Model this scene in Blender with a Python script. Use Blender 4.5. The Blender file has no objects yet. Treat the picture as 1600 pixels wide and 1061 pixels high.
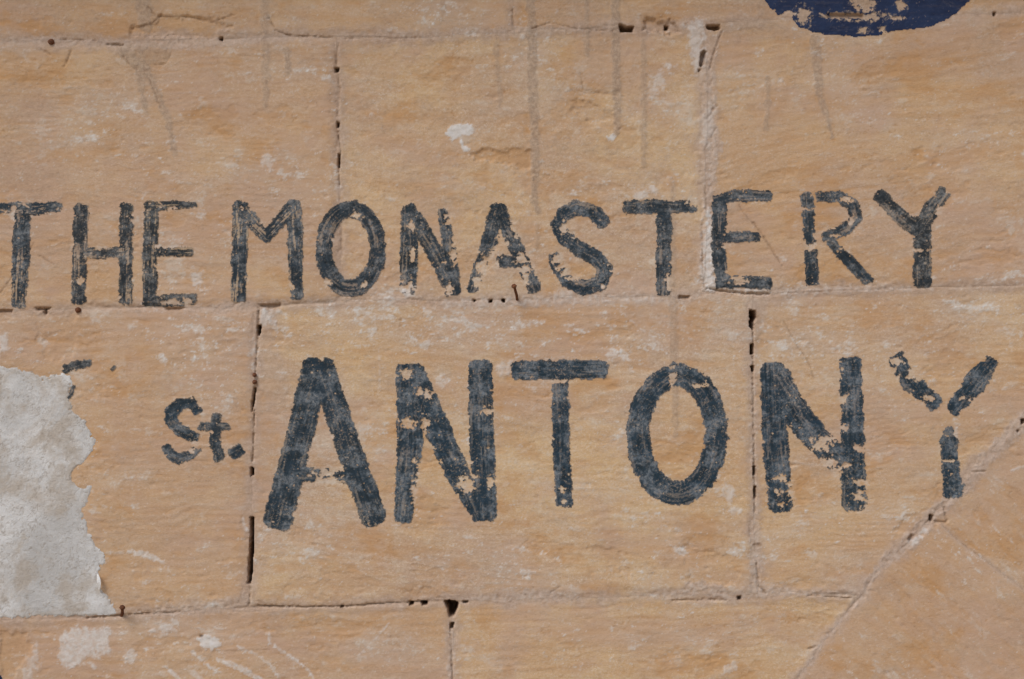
import bpy, math, random
import numpy as np
from mathutils import Matrix, Vector

# ------------------------------------------------------------------ camera, sky, sun, exposure
scene = bpy.context.scene
col = scene.collection
ROLL = math.radians(1.2)          # the photographer held the camera slightly tilted; the courses are level
ZC = 1.75                         # height of the picture's centre on the wall
CAM_D = 2.4
CA, SA = math.cos(ROLL), math.sin(ROLL)

cam_data = bpy.data.cameras.new('camera')
cam = bpy.data.objects.new('camera', cam_data)
col.objects.link(cam)
cam_data.sensor_width = 36.0
cam_data.lens = 36.0 * CAM_D / 1.6
cam_data.clip_start = 0.05
cam_data.clip_end = 2000.0
cam.matrix_world = Matrix(((CA, SA, 0, 0), (0, 0, -1, -CAM_D), (-SA, CA, 0, ZC), (0, 0, 0, 1)))
scene.camera = cam

SUN_EL, SUN_AZ = math.radians(52), math.radians(-40)   # azimuth from straight behind the camera, to its left
world = bpy.data.worlds.new('World')
scene.world = world
world.use_nodes = True
wn = world.node_tree
wn.nodes.clear()
w_out = wn.nodes.new('ShaderNodeOutputWorld')
w_bg = wn.nodes.new('ShaderNodeBackground')
w_sky = wn.nodes.new('ShaderNodeTexSky')
w_sky.sky_type = 'NISHITA'
w_sky.sun_disc = False
w_sky.sun_elevation = SUN_EL
w_sky.sun_rotation = math.pi - SUN_AZ
w_sky.dust_density = 2.0
w_sky.air_density = 1.0
w_sky.ozone_density = 1.0
w_bg.inputs['Strength'].default_value = 0.07
wn.links.new(w_sky.outputs['Color'], w_bg.inputs['Color'])
wn.links.new(w_bg.outputs['Background'], w_out.inputs['Surface'])

sun_data = bpy.data.lights.new('sun', 'SUN')
sun_data.energy = 1.5
sun_data.angle = math.radians(28)
sun_data.color = (1.0, 0.975, 0.94)
sun = bpy.data.objects.new('sun', sun_data)
col.objects.link(sun)
sdir = Vector((math.sin(SUN_AZ) * math.cos(SUN_EL), -math.cos(SUN_AZ) * math.cos(SUN_EL), math.sin(SUN_EL)))
sun.rotation_euler = sdir.to_track_quat('Z', 'Y').to_euler()
sun.location = sdir * 20

scene.view_settings.view_transform = 'Standard'
scene.view_settings.look = 'None'
scene.view_settings.gamma = 1.0
scene.view_settings.exposure = 0.52
scene.view_settings.use_curve_mapping = False

# ------------------------------------------------------------------ numpy helpers
def perlin(x, y, seed):
    xi = np.floor(x).astype(np.int64); yi = np.floor(y).astype(np.int64)
    xf = (x - xi).astype(np.float32); yf = (y - yi).astype(np.float32)
    rs = np.random.RandomState(seed)
    perm = rs.permutation(1024).astype(np.int64)
    ang = rs.rand(1024) * 2 * np.pi
    gx = np.cos(ang).astype(np.float32); gy = np.sin(ang).astype(np.float32)
    def grad(ix, iy, fx, fy):
        k = perm[(perm[ix & 1023] + iy) & 1023]
        return gx[k] * fx + gy[k] * fy
    u = xf * xf * xf * (xf * (xf * 6 - 15) + 10)
    v = yf * yf * yf * (yf * (yf * 6 - 15) + 10)
    a = grad(xi, yi, xf, yf); b = grad(xi + 1, yi, xf - 1, yf)
    c = grad(xi, yi + 1, xf, yf - 1); d = grad(xi + 1, yi + 1, xf - 1, yf - 1)
    return ((a + u * (b - a)) * (1 - v) + (c + u * (d - c)) * v) * 1.5      # about -1 .. 1

def fbm(X, Y, sx, sy, octs, seed, gain=0.55):
    out = np.zeros(np.broadcast(X, Y).shape, np.float32); amp = 1.0; tot = 0.0; f = 1.0
    for o in range(octs):
        out += amp * perlin(X / sx * f + 17.3 * o, Y / sy * f + 5.1 * o, seed + o)
        tot += amp * amp; amp *= gain; f *= 2.03
    return out / math.sqrt(tot)

def nf(*a):
    return fbm(*a) * 2.5          # about unit spread

def sstep(a, b, x):
    t = np.clip((x - a) / (b - a), 0, 1)
    return t * t * (3 - 2 * t)

def seg_dist(X, Y, pts, widths=None, flat=None):
    """distance to a polyline minus its half width (interpolated along it)"""
    best = np.full(np.broadcast(X, Y).shape, 1e6, np.float32)
    pts = list(pts)
    if len(pts) == 1: pts = pts * 2
    n = len(pts)
    if widths is None: ws = [0.0] * n
    elif isinstance(widths, (int, float)): ws = [widths] * n
    else: ws = list(np.interp(np.linspace(0, 1, n), np.linspace(0, 1, len(widths)), widths))
    for i in range(n - 1):
        (x0, y0), (x1, y1) = pts[i], pts[i + 1]
        dx, dy = x1 - x0, y1 - y0
        L = dx * dx + dy * dy + 1e-9
        tr = ((X - x0) * dx + (Y - y0) * dy) / L
        t = np.clip(tr, 0, 1)
        w = ws[i] + t * (ws[i + 1] - ws[i])
        d = np.hypot(X - (x0 + t * dx), Y - (y0 + t * dy)) - w
        if flat is not None and L > 1:               # brush strokes start and stop square
            ln = math.sqrt(L)
            perp = np.abs((X - x0) * dy - (Y - y0) * dx) / ln - w
            def cap(over):
                r = .55 * w; a = perp + r; b = over - flat * w + r
                return np.hypot(np.maximum(a, 0), np.maximum(b, 0)) + np.minimum(np.maximum(a, b), 0) - r
            if i == 0: d = np.where(tr < 0, cap(-tr * ln), d)
            if i == n - 2: d = np.where(tr > 1, cap((tr - 1) * ln), d)
        np.minimum(best, d, out=best)
    return best

def poly_sdf(X, Y, P):
    """signed distance to a closed polygon, negative inside"""
    P = list(P)
    d = seg_dist(X, Y, P + [P[0]])
    inside = np.zeros(np.broadcast(X, Y).shape, bool)
    n = len(P)
    for i in range(n):
        (x0, y0), (x1, y1) = P[i], P[(i + 1) % n]
        if y0 == y1: continue
        c = ((y0 > Y) != (y1 > Y)) & (X < (x1 - x0) * (Y - y0) / (y1 - y0) + x0)
        inside ^= c
    return np.where(inside, -d, d)

def ell(cx, cy, a, b, n=40, t0=0, t1=360):
    return [(cx + a * math.cos(math.radians(t)), cy + b * math.sin(math.radians(t))) for t in np.linspace(t0, t1, n)]

# ------------------------------------------------------------------ the wall's grid (millimetres on the wall, x right, y down)
STEP = 1.8
def axis(a, b, lo, hi):
    mid = np.arange(a, b + STEP, STEP)
    def tail(start, end, sgn):
        out = []; p = start; s = STEP
        while (end - p) * sgn > 0:
            s = min(s * 1.07, 22.0); p += sgn * s; out.append(p)
        return out
    return np.array(tail(a, lo, -1)[::-1] + list(mid) + tail(mid[-1], hi, 1))
xs = axis(-40, 1640, -1700, 3300)
ys = axis(-40, 1101, -1600, 2420)
XX, YY = np.meshgrid(xs.astype(np.float32), ys.astype(np.float32))
NY, NX = XX.shape
H = np.zeros((NY, NX), np.float32)
A = {k: np.zeros((NY, NX), np.float32) for k in ('mortar', 'white', 'ochre', 'drip', 'earth', 'tint', 'pink', 'chalk', 'grime')}

def win(pts, m):
    px = [p[0] for p in pts]; py = [p[1] for p in pts]
    i0 = max(0, np.searchsorted(xs, min(px) - m)); i1 = min(NX, np.searchsorted(xs, max(px) + m) + 1)
    j0 = max(0, np.searchsorted(ys, min(py) - m)); j1 = min(NY, np.searchsorted(ys, max(py) + m) + 1)
    return slice(j0, j1), slice(i0, i1)

# joints -----------------------------------------------------------
J = {
 'm2': [(-1800, -1310), (3400, -1420)],
 'm1': [(-1800, -850), (3400, -960)],
 '0': [(-1800, -372), (3400, -490)],
 '1': [(-1800, 100), (-300, 72), (0, 65), (75, 61), (180, 67), (250, 61), (340, 60), (420, 57), (530, 57), (620, 57), (672, 58), (730, 52), (800, 50), (840, 45), (900, 43), (970, 44), (1060, 40), (1100, 37), (1200, 29), (1300, 25), (1400, 24), (1550, 20), (1600, 18), (1900, 10), (3400, -25)],
 '2': [(-1800, 520), (-300, 492), (0, 485), (60, 483), (150, 481), (230, 478), (330, 480), (400, 478), (440, 475), (530, 471), (640, 467), (720, 468), (800, 466), (900, 465), (1000, 463), (1070, 464), (1098, 456), (1110, 452), (1200, 457), (1260, 450), (1400, 449), (1500, 447), (1600, 444), (1900, 436), (3400, 405)],
 '3': [(-1800, 1004), (-300, 974), (0, 968), (80, 964), (140, 963), (190, 962), (260, 957), (330, 952), (390, 948), (450, 947), (540, 946), (640, 941), (700, 939), (800, 936), (960, 932), (1060, 928), (1120, 932), (1155, 934), (1185, 930), (1250, 928), (1310, 926), (1345, 931), (1700, 922), (3400, 885)],
 '4': [(-1800, 1478), (0, 1438), (1600, 1404), (3400, 1366)],
 '5': [(-1800, 1962), (0, 1922), (1600, 1888), (3400, 1850)],
}
JO = ['m2', 'm1', '0', '1', '2', '3', '4', '5']
DIAG = [(880, 1560), (1130, 1210), (1245, 1061), (1300, 985), (1345, 931), (1372, 888), (1420, 845), (1462, 800), (1500, 765), (1540, 716), (1600, 656), (1700, 560), (1812, 437)]
DCR = [(1474, 820), (1500, 846), (1545, 880), (1600, 921), (1760, 1040), (2150, 1330)]
# upright joints of each course: (course, polyline top -> bottom)
V = {
 0: [[(-900, -1700), (-900, -1300)], [(-100, -1700), (-100, -1350)], [(700, -1700), (700, -1350)], [(1450, -1700), (1450, -1370)], [(2300, -1700), (2300, -1390)]],
 1: [[(-1250, -1320), (-1250, -850)], [(-480, -1340), (-480, -880)], [(330, -1350), (330, -890)], [(1120, -1370), (1120, -910)], [(1900, -1390), (1900, -930)], [(2700, -1400), (2700, -950)]],
 2: [[(-900, -860), (-900, -390)], [(-60, -880), (-60, -410)], [(690, -900), (690, -430)], [(1480, -920), (1480, -440)], [(2310, -930), (2310, -460)]],
 3: [[(-1200, -380), (-1200, 80)], [(-360, -400), (-360, 70)], [(795, -430), (802, 0), (800, 28), (804, 50)], [(1660, -450), (1655, 18)], [(2500, -470), (2500, 0)]],
 4: [[(-1000, 80), (-1000, 510)], [(-210, 70), (-210, 490)], [(527, 57), (526, 108), (529, 200), (530, 290), (533, 380), (532, 471)], [(1102, 37), (1100, 70), (1104, 110), (1106, 180), (1102, 260), (1104, 340), (1103, 400), (1100, 456)], [(1890, 10), (1892, 437)], [(2700, -10), (2700, 420)]],
 5: [[(-1250, 510), (-1250, 990)], [(-420, 500), (-425, 975)], [(405, 478), (402, 520), (399, 600), (396, 680), (394, 740), (391, 850), (389, 915), (388, 948)], [(1175, 455), (1176, 510), (1176, 600), (1178, 740), (1179, 830), (1181, 890), (1184, 930)], [(2350, 425), (2350, 905)]],
 6: [[(-900, 985), (-900, 1460)], [(-130, 970), (-130, 1440)], [(704, 939), (707, 980), (706, 1061), (708, 1430)], [(1900, 915), (1900, 1400)], [(2680, 900), (2680, 1380)]],
 7: [[(-1230, 1466), (-1230, 1950)], [(-440, 1450), (-440, 1935)], [(350, 1430), (350, 1918)], [(1150, 1414), (1150, 1900)], [(1960, 1396), (1960, 1880)], [(2700, 1380), (2700, 1866)]],
 8: [[(-860, 1942), (-860, 2500)], [(-50, 1924), (-50, 2500)], [(780, 1906), (780, 2500)], [(1560, 1888), (1560, 2500)], [(2360, 1872), (2360, 2500)]],
}
wob = fbm(XX, YY, 60, 60, 3, 11) * 1.6
wob2 = fbm(XX, YY, 60, 60, 3, 21) * 1.6
XW, YW = XX + wob, YY + wob2
jy = {k: np.interp(XW, [p[0] for p in J[k]], [p[1] for p in J[k]]) for k in JO}
row = np.zeros((NY, NX), np.int32)
for k in JO: row += (YW > jy[k])
label = row * 10
for r, lines in V.items():
    m = row == r
    for L in lines:
        vx = np.interp(YW, [p[1] for p in L], [p[0] for p in L])
        label += (m & (XW > vx))
dx_at = np.interp(-YW, [-p[1] for p in DIAG], [p[0] for p in DIAG])
mD = ((row == 5) | (row == 6)) & (XW > dx_at) & (label % 10 < np.where(row == 5, 5, 4))
cr_y = np.interp(XW, [p[0] for p in DCR], [p[1] for p in DCR])
label[mD] = 100 + (YW > cr_y)[mD]

# distance to the nearest joint
DJ = np.full((NY, NX), 60.0, np.float32)
def joint(pts, keep=None):
    s = win(pts, 60)
    d = seg_dist(XW[s], YW[s], pts)
    if keep is not None: d = np.where(keep[s], d, 60)
    DJ[s] = np.minimum(DJ[s], d)
for k in JO:
    joint(J[k], None if k != '3' else ~(mD & (XX > 1352)))
for r, lines in V.items():
    for L in lines: joint(L, ~mD)
joint(DIAG); 
DC = np.full((NY, NX), 60.0, np.float32)
s = win(DCR, 60); DC[s] = seg_dist(XW[s], YW[s], DCR)

# ------------------------------------------------------------------ relief of the stone
stones = sorted(set(label.ravel().tolist()))
rng = random.Random(5)
offs = np.zeros((NY, NX), np.float32)
# how pink-brown each block is
TONE = {32: .72, 33: .66, 42: .6, 43: .22, 44: .55, 52: .62, 53: .0, 54: .34, 62: .66, 63: .12, 100: .9, 101: .82}
for L in stones:
    m = label == L
    cx, cy = XX[m].mean(), YY[m].mean()
    o = rng.uniform(-1.2, 1.2); tx = rng.uniform(-1, 1) * .0022; ty = rng.uniform(-1, 1) * .0028
    offs[m] = o + tx * (XX[m] - cx) + ty * (YY[m] - cy)
    A['tint'][m] = TONE.get(L, rng.uniform(.2, .8)) + rng.uniform(0, .03)
edge = sstep(0, 16, DJ + fbm(XX, YY, 30, 30, 3, 31) * 4)
H += offs * edge
n_lo = fbm(XX, YY, 260, 190, 4, 41)
H += n_lo * 1.3
# slope of the tooling lines: nearly level, rising to the right on the right hand blocks
# (block on the right of the wide joint is combed at a slant)
SL = {44: -.13, 43: .03, 42: .03, 53: .05, 52: .02, 62: -.05, 63: -.04, 54: -.02, 100: .75, 101: .75}
slope = np.full((NY, NX), .03, np.float32)
for k, v in SL.items(): slope[label == k] = v
YT = YY - slope * XX + fbm(XX, YY, 300, 200, 2, 51) * 10
XO = XX + (label * 371.0).astype(np.float32); YO = YT + (label * 93.0).astype(np.float32)
tool = fbm(XO, YO, 150, 9, 3, 61)
tool2 = fbm(XO, YO, 60, 17, 3, 71)
tool_amp = np.clip(.75 + .8 * fbm(XX, YY, 240, 160, 2, 81), .15, 1.6)
tool_amp = np.where(label == 43, tool_amp * .4, tool_amp)
tool_amp = np.where(label >= 100, tool_amp * .5, tool_amp)
# fine wavy comb marks of the dressing tool
ph = (YO + 7 * nf(XO, YY, 170, 120, 3, 1501, .5) + 1.5 * nf(XO, YY, 40, 30, 2, 1511)) / (9.5 + 2.5 * (label % 3))
comb = np.abs(np.sin(np.pi * ph)) ** 3
cmask = np.clip(.45 + .5 * nf(XO, YY, 150, 60, 4, 1521, .6), 0, 1.2) * np.where(label == 43, .25, 1.0) * np.where(label >= 100, .35, 1.0)
H -= comb * cmask * .30 * edge
A['ochre'] += comb * cmask * .22 * np.clip(.8 + .5 * nf(XO, YO, 50, 8, 3, 1531), 0, 1.5)
H += (tool * .26 + tool2 * .08) * tool_amp * edge
A['ochre'] += sstep(.35, 1.0, np.abs(tool) * 1.6) * .18 * np.clip(tool_amp, 0, 1.2)
rough = fbm(XX, YY, 22, 15, 5, 91, .72)
H += rough * np.where(label == 43, .6, .3)
# flaked terraces: thin sheets of stone broken off along bedding
fl = nf(XO, YO, 150, 75, 5, 101, .6)
for t, dep in ((1.0, .5), (1.7, .6)):
    H -= sstep(t - .05, t + .05, fl) * dep
A['ochre'] += sstep(.9, 1.2, fl) * .35
# lime crust left on the face
zone = .8 * np.exp(-((YY - 525) / 60) ** 2 - ((XX - 800) / 380) ** 2) + .3 * np.exp(-((YY - 520) / 75) ** 2) + .35 * np.exp(-((XX - 300) / 90) ** 2 - ((YY - 530) / 70) ** 2) + .3 * np.exp(-((XX - 800) / 420) ** 2 - ((YY - 860) / 90) ** 2) + .3 * np.exp(-((XX - 250) / 260) ** 2 - ((YY - 230) / 90) ** 2)
haze = nf(XX, YY, 190, 105, 6, 121, .66) + zone
haze = sstep(-.3, 2.4, haze)
cr = nf(XX, YT, 42, 25, 6, 111, .72) + .9 * (haze - .35)
crm = sstep(.8, 1.9, cr)
cr2 = nf(XX, YT, 22, 11, 5, 131, .78) + .7 * (haze - .4)
fleck = sstep(1.1, 2.1, cr2)
spk = nf(XX, YY, 5.5, 4.2, 3, 136, .8)
A['white'] += haze * .26 * np.clip(.75 + .3 * spk, 0, 1.4) + crm * .30 + fleck * .42 + sstep(1.5, 2.4, spk + .5 * haze) * .45
A['white'] = np.minimum(A['white'], .85)
H += crm * .2 + fleck * .25
clump = sstep(-.4, 1.1, nf(XX, YY, 200, 130, 3, 1541) + 1.6 * zone)
A['chalk'] += clump * sstep(1.2, 2.0, cr + .6 * zone) * .55 * np.clip(.7 + .35 * spk, 0, 1.3) + clump * sstep(1.6, 2.2, cr2 + .3 * zone) * .5 + clump * sstep(2.0, 2.6, spk + .4 * haze) * .5
band = nf(XO, YO, 300, 24, 5, 141, .65)
A['ochre'] += np.clip(band * .20 + .02, 0, .5) * (1 - crm) * (1 - .6 * haze)
rid = np.abs(nf(XO, YO, 80, 26, 4, 1431, .62)); rmask = sstep(.1, 1.3, nf(XX, YY, 130, 90, 3, 1441))
thread = sstep(.10, .0, rid) * rmask
rid2 = np.abs(nf(XO, YY, 46, 34, 4, 1451, .6)); thread2 = sstep(.07, 0, rid2) * sstep(.5, 1.6, nf(XX, YY, 100, 100, 3, 1461))
A['ochre'] += thread * .6; A['earth'] += thread * .22 + thread2 * .3
H -= thread * .35 + thread2 * .4
A['ochre'] += sstep(.3, 2.0, nf(XO, YY, 130, 90, 6, 1471, .7)) * .65
pink = sstep(-.1, 1.6, nf(XO, YY, 240, 150, 5, 145, .6) + .25 * np.exp(-((XX - 60) / 220) ** 2) + .3 * (XX > 1450))
A['grime'] = sstep(.2, 1.9, nf(XX, YY, 120, 70, 6, 1551, .7) + 1.1 * np.exp(-((YY - 20) / 70) ** 2) + .8 * np.exp(-((XX - 40) / 130) ** 2) * (YY < 460) + .5 * (label >= 100)) * np.clip(.75 + .3 * spk, 0, 1.3)
A['pink'] = pink * .75 + .45 * sstep(.4, 2.0, nf(XX, YY, 110, 80, 5, 1481, .68))
A['earth'] += sstep(1.2, 2.2, nf(XX, YT, 16, 5.5, 4, 147, .75)) * .28

# joints: mostly flush mortar, in places open
mw = 3.2 + 2.6 * fbm(XX, YY, 70, 70, 3, 151)
wide = np.zeros_like(H)
def widen(x, y, rx, ry, amt):
    s = win([(x - rx, y - ry), (x + rx, y + ry)], rx)
    wide[s] += amt * np.exp(-(((XX[s] - x) / rx) ** 2 + ((YY[s] - y) / ry) ** 2))
widen(1106, 220, 40, 120, 9); widen(1108, 395, 25, 70, 6); widen(255, 68, 120, 25, 6); widen(70, 62, 120, 25, 4)
widen(1095, 925, 45, 22, 12); widen(1184, 918, 24, 24, 9); widen(1425, 835, 55, 55, 6); widen(1520, 735, 40, 40, 9); widen(384, 935, 22, 26, 10)
widen(300, 950, 120, 20, 4); widen(1172, 835, 18, 30, 6); widen(810, 930, 120, 20, 5); widen(410, 560, 34, 60, 5); widen(416, 495, 24, 18, 9)
widen(704, 985, 18, 40, 4); widen(1150, 60, 70, 20, 5); widen(1190, 470, 35, 30, 5); widen(600, 50, 100, 20, 3); widen(1000, 50, 80, 22, 4)
dj = DJ - mw - wide
mort = 1 - sstep(-2.5, 3.0, dj + fbm(XX, YY, 9, 9, 3, 161) * 2)
mort_s = 1 - sstep(-3, 15, dj + nf(XX, YY, 30, 22, 5, 163, .7) * 4.5)
A['mortar'] = np.maximum(A['mortar'], mort_s * (.8 + .25 * np.clip(fbm(XX, YY, 50, 50, 3, 165), -1, 1)))
A['white'] *= 1 - .5 * mort_s
op = fbm(XX, YY, 110, 110, 3, 171)                       # where joints stand open
H -= mort * (.5 + .5 * np.clip(op, -1, 1))
H += mort * fbm(XX, YY, 7, 7, 4, 181) * .55
line = 1 - sstep(.6, 2.8, DJ + fbm(XX, YY, 14, 14, 3, 191) * 1.2)
H -= line * sstep(.2, 1.0, op) * 1.6
A['earth'] += line * sstep(.1, .9, op) * .4
# hairline crack between the two slanting stones
H -= (1 - sstep(.5, 3.2, DC + fbm(XX, YY, 12, 12, 3, 196) * 1.0)) * .8 * (label >= 100)
A['mortar'] = np.maximum(A['mortar'], (1 - sstep(2, 7, DC)) * .5 * (label >= 100))

# ------------------------------------------------------------------ placed details of the face
def dab(field, pts, w, amt, soft=2.0, rag=2.5, h=0.0, seed=0, closed=False, scale=9, tex=0.0):
    m = 14 + (max(w) if isinstance(w, (list, tuple)) else (w or 0))
    s = win(pts, m + rag * 2)
    x, y = XX[s], YY[s]
    d = poly_sdf(x, y, pts) if closed else seg_dist(x, y, pts, w)
    d = d + nf(x, y, scale, scale, 5, 300 + seed, .68) * rag * .55
    k = 1 - sstep(-soft, soft, d)
    if tex: k = k * np.clip(1 - tex + tex * (fbm(x, y, 6, 6, 3, 900 + seed) * .9 + .5), 0, 1)
    if field: A[field][s] = A[field][s] * (1 - k) + np.maximum(A[field][s], amt) * k
    H[s] += k * h
    return s, k

# grey runs of slurry
drips = [([(413, -60), (414, 60), (416, 120), (415, 165)], [6, 6, 4.5], .6), ([(449, 78), (449, 112)], 5, .9),
 ([(190, 78), (216, 104), (222, 140), (229, 178)], [8, 6, 3], .8), ([(215, 85), (240, 130), (262, 185), (272, 240)], [10, 5, 6, 4], .8),
 ([(222, -30), (226, 40)], [14, 10], .75), ([(826, -60), (830, 60), (833, 150), (836, 250), (835, 312), (840, 330)], [7, 7.5, 7, 6, 4], .95),
 ([(774, 60), (778, 110), (781, 165)], 4, .6), ([(917, -60), (917, 40), (918, 84)], 3.6, .7), ([(961, -60), (962, 60), (964, 140), (965, 206)], [6, 7, 6, 5], .9),
 ([(1005, 62), (1006, 170), (1006, 256)], [4, 5, 4], .6), ([(1051, 280), (1050, 420), (1053, 560), (1055, 680)], [4, 5.5, 6.5, 4], .55),
 ([(1274, 62), (1276, 110), (1282, 150), (1292, 182), (1300, 212)], [8, 7, 4, 3], .75), ([(1200, 120), (1199, 165), (1197, 200)], [4, 5, 4], .6),
 ([(840, 352), (838, 384)], 4, .55), ([(1190, -40), (1190, 20)], 6, .4), ([(690, -40), (691, 30)], 4, .4)]
for i, (p, w, a) in enumerate(drips):
    dab('drip', p, w, min(1, a * 1.2), 2.0, 2.8, .7, seed=i, tex=.35, scale=18)
dab('drip', [(178, 70), (268, 66), (262, 96), (236, 100), (226, 118), (205, 100)], None, .5, 3, 5, .6, 31, True)
dab('drip', [(1205, 30), (1130, 34), (1128, 45), (1230, 44)], None, .45, 4, 4, .3, 32, True)
dab('mortar', [(1094, 60), (1128, 48), (1118, 110), (1108, 130), (1096, 120)], None, .8, 3, 4, .6, 33, True)
dab('mortar', [(406, 482), (436, 484), (428, 530), (450, 590), (452, 620), (420, 640), (404, 600), (404, 520)], None, .5, 6, 6, .3, 34, True)
dab('mortar', [(1168, 460), (1202, 462), (1194, 516), (1172, 512)], None, .7, 4, 3, .5, 35, True)

# pale pointing that stands a little proud of the stone
def ridge(pts, w, amt, h, seed, chalk=.25):
    s, k = dab('mortar', pts, w, amt, 3.0, 5.0, 0, 400 + seed, scale=16)
    crumb = fbm(XX[s], YY[s], 8, 8, 4, 2400 + seed, .7)
    H[s] += k * (h * .8 + crumb * .8)
    A['chalk'][s] = np.maximum(A['chalk'][s], k * chalk * np.clip(.5 + 1.4 * crumb, 0, 1.4))
    A['ochre'][s] *= 1 - .8 * k
ridge(DIAG[2:12], [3, 4, 5, 8, 11, 7, 9, 13, 9], .95, .4, 1, .10)
ridge([(1106, 330), (1106, 400), (1108, 446)], [8, 9, 10], .7, 1.8, 2, .75)
ridge([(1108, 448), (1150, 453), (1196, 455)], [5, 4, 3], .7, .8, 3, .5)
ridge([(1106, 100), (1112, 150), (1104, 190), (1114, 225), (1108, 270), (1103, 330)], [6, 10, 14, 6], .9, .4, 4, .16)
ridge([(1094, 40), (1088, 70), (1094, 110)], [10, 8, 8], .7, .4, 5, .3)
ridge([(1040, 928), (1090, 918), (1140, 930), (1184, 922), (1260, 928), (1335, 928)], [5, 12, 6, 10, 4, 4], .85, .3, 6, .2)
ridge([(720, 938), (820, 932), (900, 932)], [4, 8, 5], .8, .3, 7, .15)
ridge([(1176, 600), (1178, 760), (1178, 840), (1182, 920)], [4, 4, 8, 6], .75, .3, 8, .2)
ridge([(240, 955), (330, 948), (384, 938)], [5, 7, 10], .8, .3, 9, .1)
ridge([(0, 64), (90, 62), (200, 70), (330, 66), (440, 57)], [3, 4, 7, 7, 4], .75, .2, 10, .1)
ridge([(560, 56), (680, 52), (800, 48), (960, 44)], [4, 5, 5, 5], .7, .2, 11, .1)
ridge([(330, 478), (520, 470), (640, 466)], [4, 4, 4], .7, .2, 12, .1)
ridge([(700, 474), (850, 470), (980, 466), (1060, 468)], [6, 8, 7, 6], .7, .2, 13, .3)
ridge([(1200, 456), (1300, 453), (1420, 451)], [5, 6, 3], .7, .3, 14, .25)
ridge([(706, 975), (706, 1061)], [7, 5], .75, .2, 15, .2)
ridge([(416, 488), (424, 500)], [9, 7], .8, .6, 16, .6)

# crisp white plaster scabs and scratches
white_blobs = [([(700, 200), (712, 194), (735, 193), (742, 204), (733, 212), (723, 210), (724, 222), (735, 234), (726, 238), (720, 226), (717, 214), (706, 220), (698, 210)], .95),
 ([(948, 214), (958, 208), (964, 210), (960, 220), (950, 219)], .9), ([(1018, 118), (1034, 112), (1040, 124), (1028, 150), (1018, 152)], .55), ([(1042, 102), (1052, 104), (1048, 112)], .8),
 ([(238, 985), (252, 972), (270, 972), (274, 982), (262, 990), (244, 988)], .7), ([(308, 998), (324, 990), (342, 996), (344, 1008), (330, 1016), (314, 1010)], .85),
 ([(192, 1026), (206, 1018), (218, 1022), (206, 1034), (196, 1034)], .8), ([(98, 988), (120, 978), (152, 982), (174, 978), (172, 998), (168, 1022), (146, 1024), (118, 1042), (98, 1044), (94, 1016)], .8),
 ([(38, 1061), (44, 1030), (58, 1002), (62, 1020), (52, 1061)], .5), ([(0, 520), (14, 530), (12, 548), (0, 552)], .7), ([(296, 424), (314, 424), (316, 440), (306, 450), (298, 438)], .7),
 ([(1100, 352), (1112, 352), (1114, 440), (1130, 450), (1104, 450), (1098, 420)], .75), ([(984, 306), (1000, 302), (1020, 290), (1024, 298), (1010, 308)], .7),
 ([(413, 240), (426, 242), (426, 266), (416, 268)], .6), ([(776, 568), (798, 566), (798, 590), (780, 588)], .55), ([(626, 455), (648, 446), (646, 458), (634, 462)], .8),
 ([(1128, 760), (1142, 756), (1146, 790), (1164, 796), (1140, 804)], .6), ([(1256, 794), (1264, 794), (1264, 800), (1256, 800)], .9), ([(1424, 842), (1446, 828), (1440, 838), (1428, 848)], .8),
 ([(1070, 40), (1096, 30), (1100, 90), (1090, 110), (1078, 80)], .6), ([(408, 488), (436, 486), (424, 500), (410, 506)], .6), ([(860, 452), (900, 456), (894, 466), (866, 464)], .45),
 ([(1098, 180), (1114, 160), (1120, 196), (1108, 230), (1096, 222)], .45), ([(1134, 1040), (1150, 1036), (1146, 1050), (1134, 1050)], .55)]
for i, (p, a) in enumerate(white_blobs):
    dab('chalk', p, None, a, 1.2 if a > .82 else 3.5, 3.0 if a > .82 else 7.0, .6, 40 + i, True, 10 if a > .82 else 15, tex=.1 if a > .82 else .45)
scr = [([(203, 862), (228, 866), (254, 877)], [4, 5, 2.5], .75), ([(166, 862), (196, 864)], 1.5, .45), ([(300, 1016), (314, 1032), (338, 1048)], 2.2, .7), ([(340, 1030), (370, 1040), (405, 1060)], [3, 5, 4], .7),
 ([(372, 1010), (400, 1022), (424, 1040), (438, 1064)], 1.6, .6), ([(430, 1010), (452, 1024), (474, 1038), (492, 1064)], 2, .65), ([(420, 980), (421, 1005)], 2.2, .6), ([(258, 1040), (280, 1062)], 3, .6),
 ([(302, 1052), (316, 1064)], 5, .5), ([(562, 1022), (608, 975)], .9, .5), ([(956, 475), (1040, 545)], .8, .35), ([(848, 560), (900, 558)], 1, .25), ([(142, 1036), (148, 1042)], 2.5, .6), ([(380, 812), (384, 828)], 2.5, .6),
 ([(592, 545), (594, 610)], .8, .35), ([(540, 880), (600, 860)], 1, .2), ([(1232, 720), (1290, 728)], 1, .2), ([(1580, 735), (1600, 728)], 1.5, .5)]
for i, (p, w, a) in enumerate(scr):
    dab('chalk', p, w, min(1, a * 1.15), 1.2, 2.6, .3, 80 + i, scale=8, tex=.6)
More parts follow.
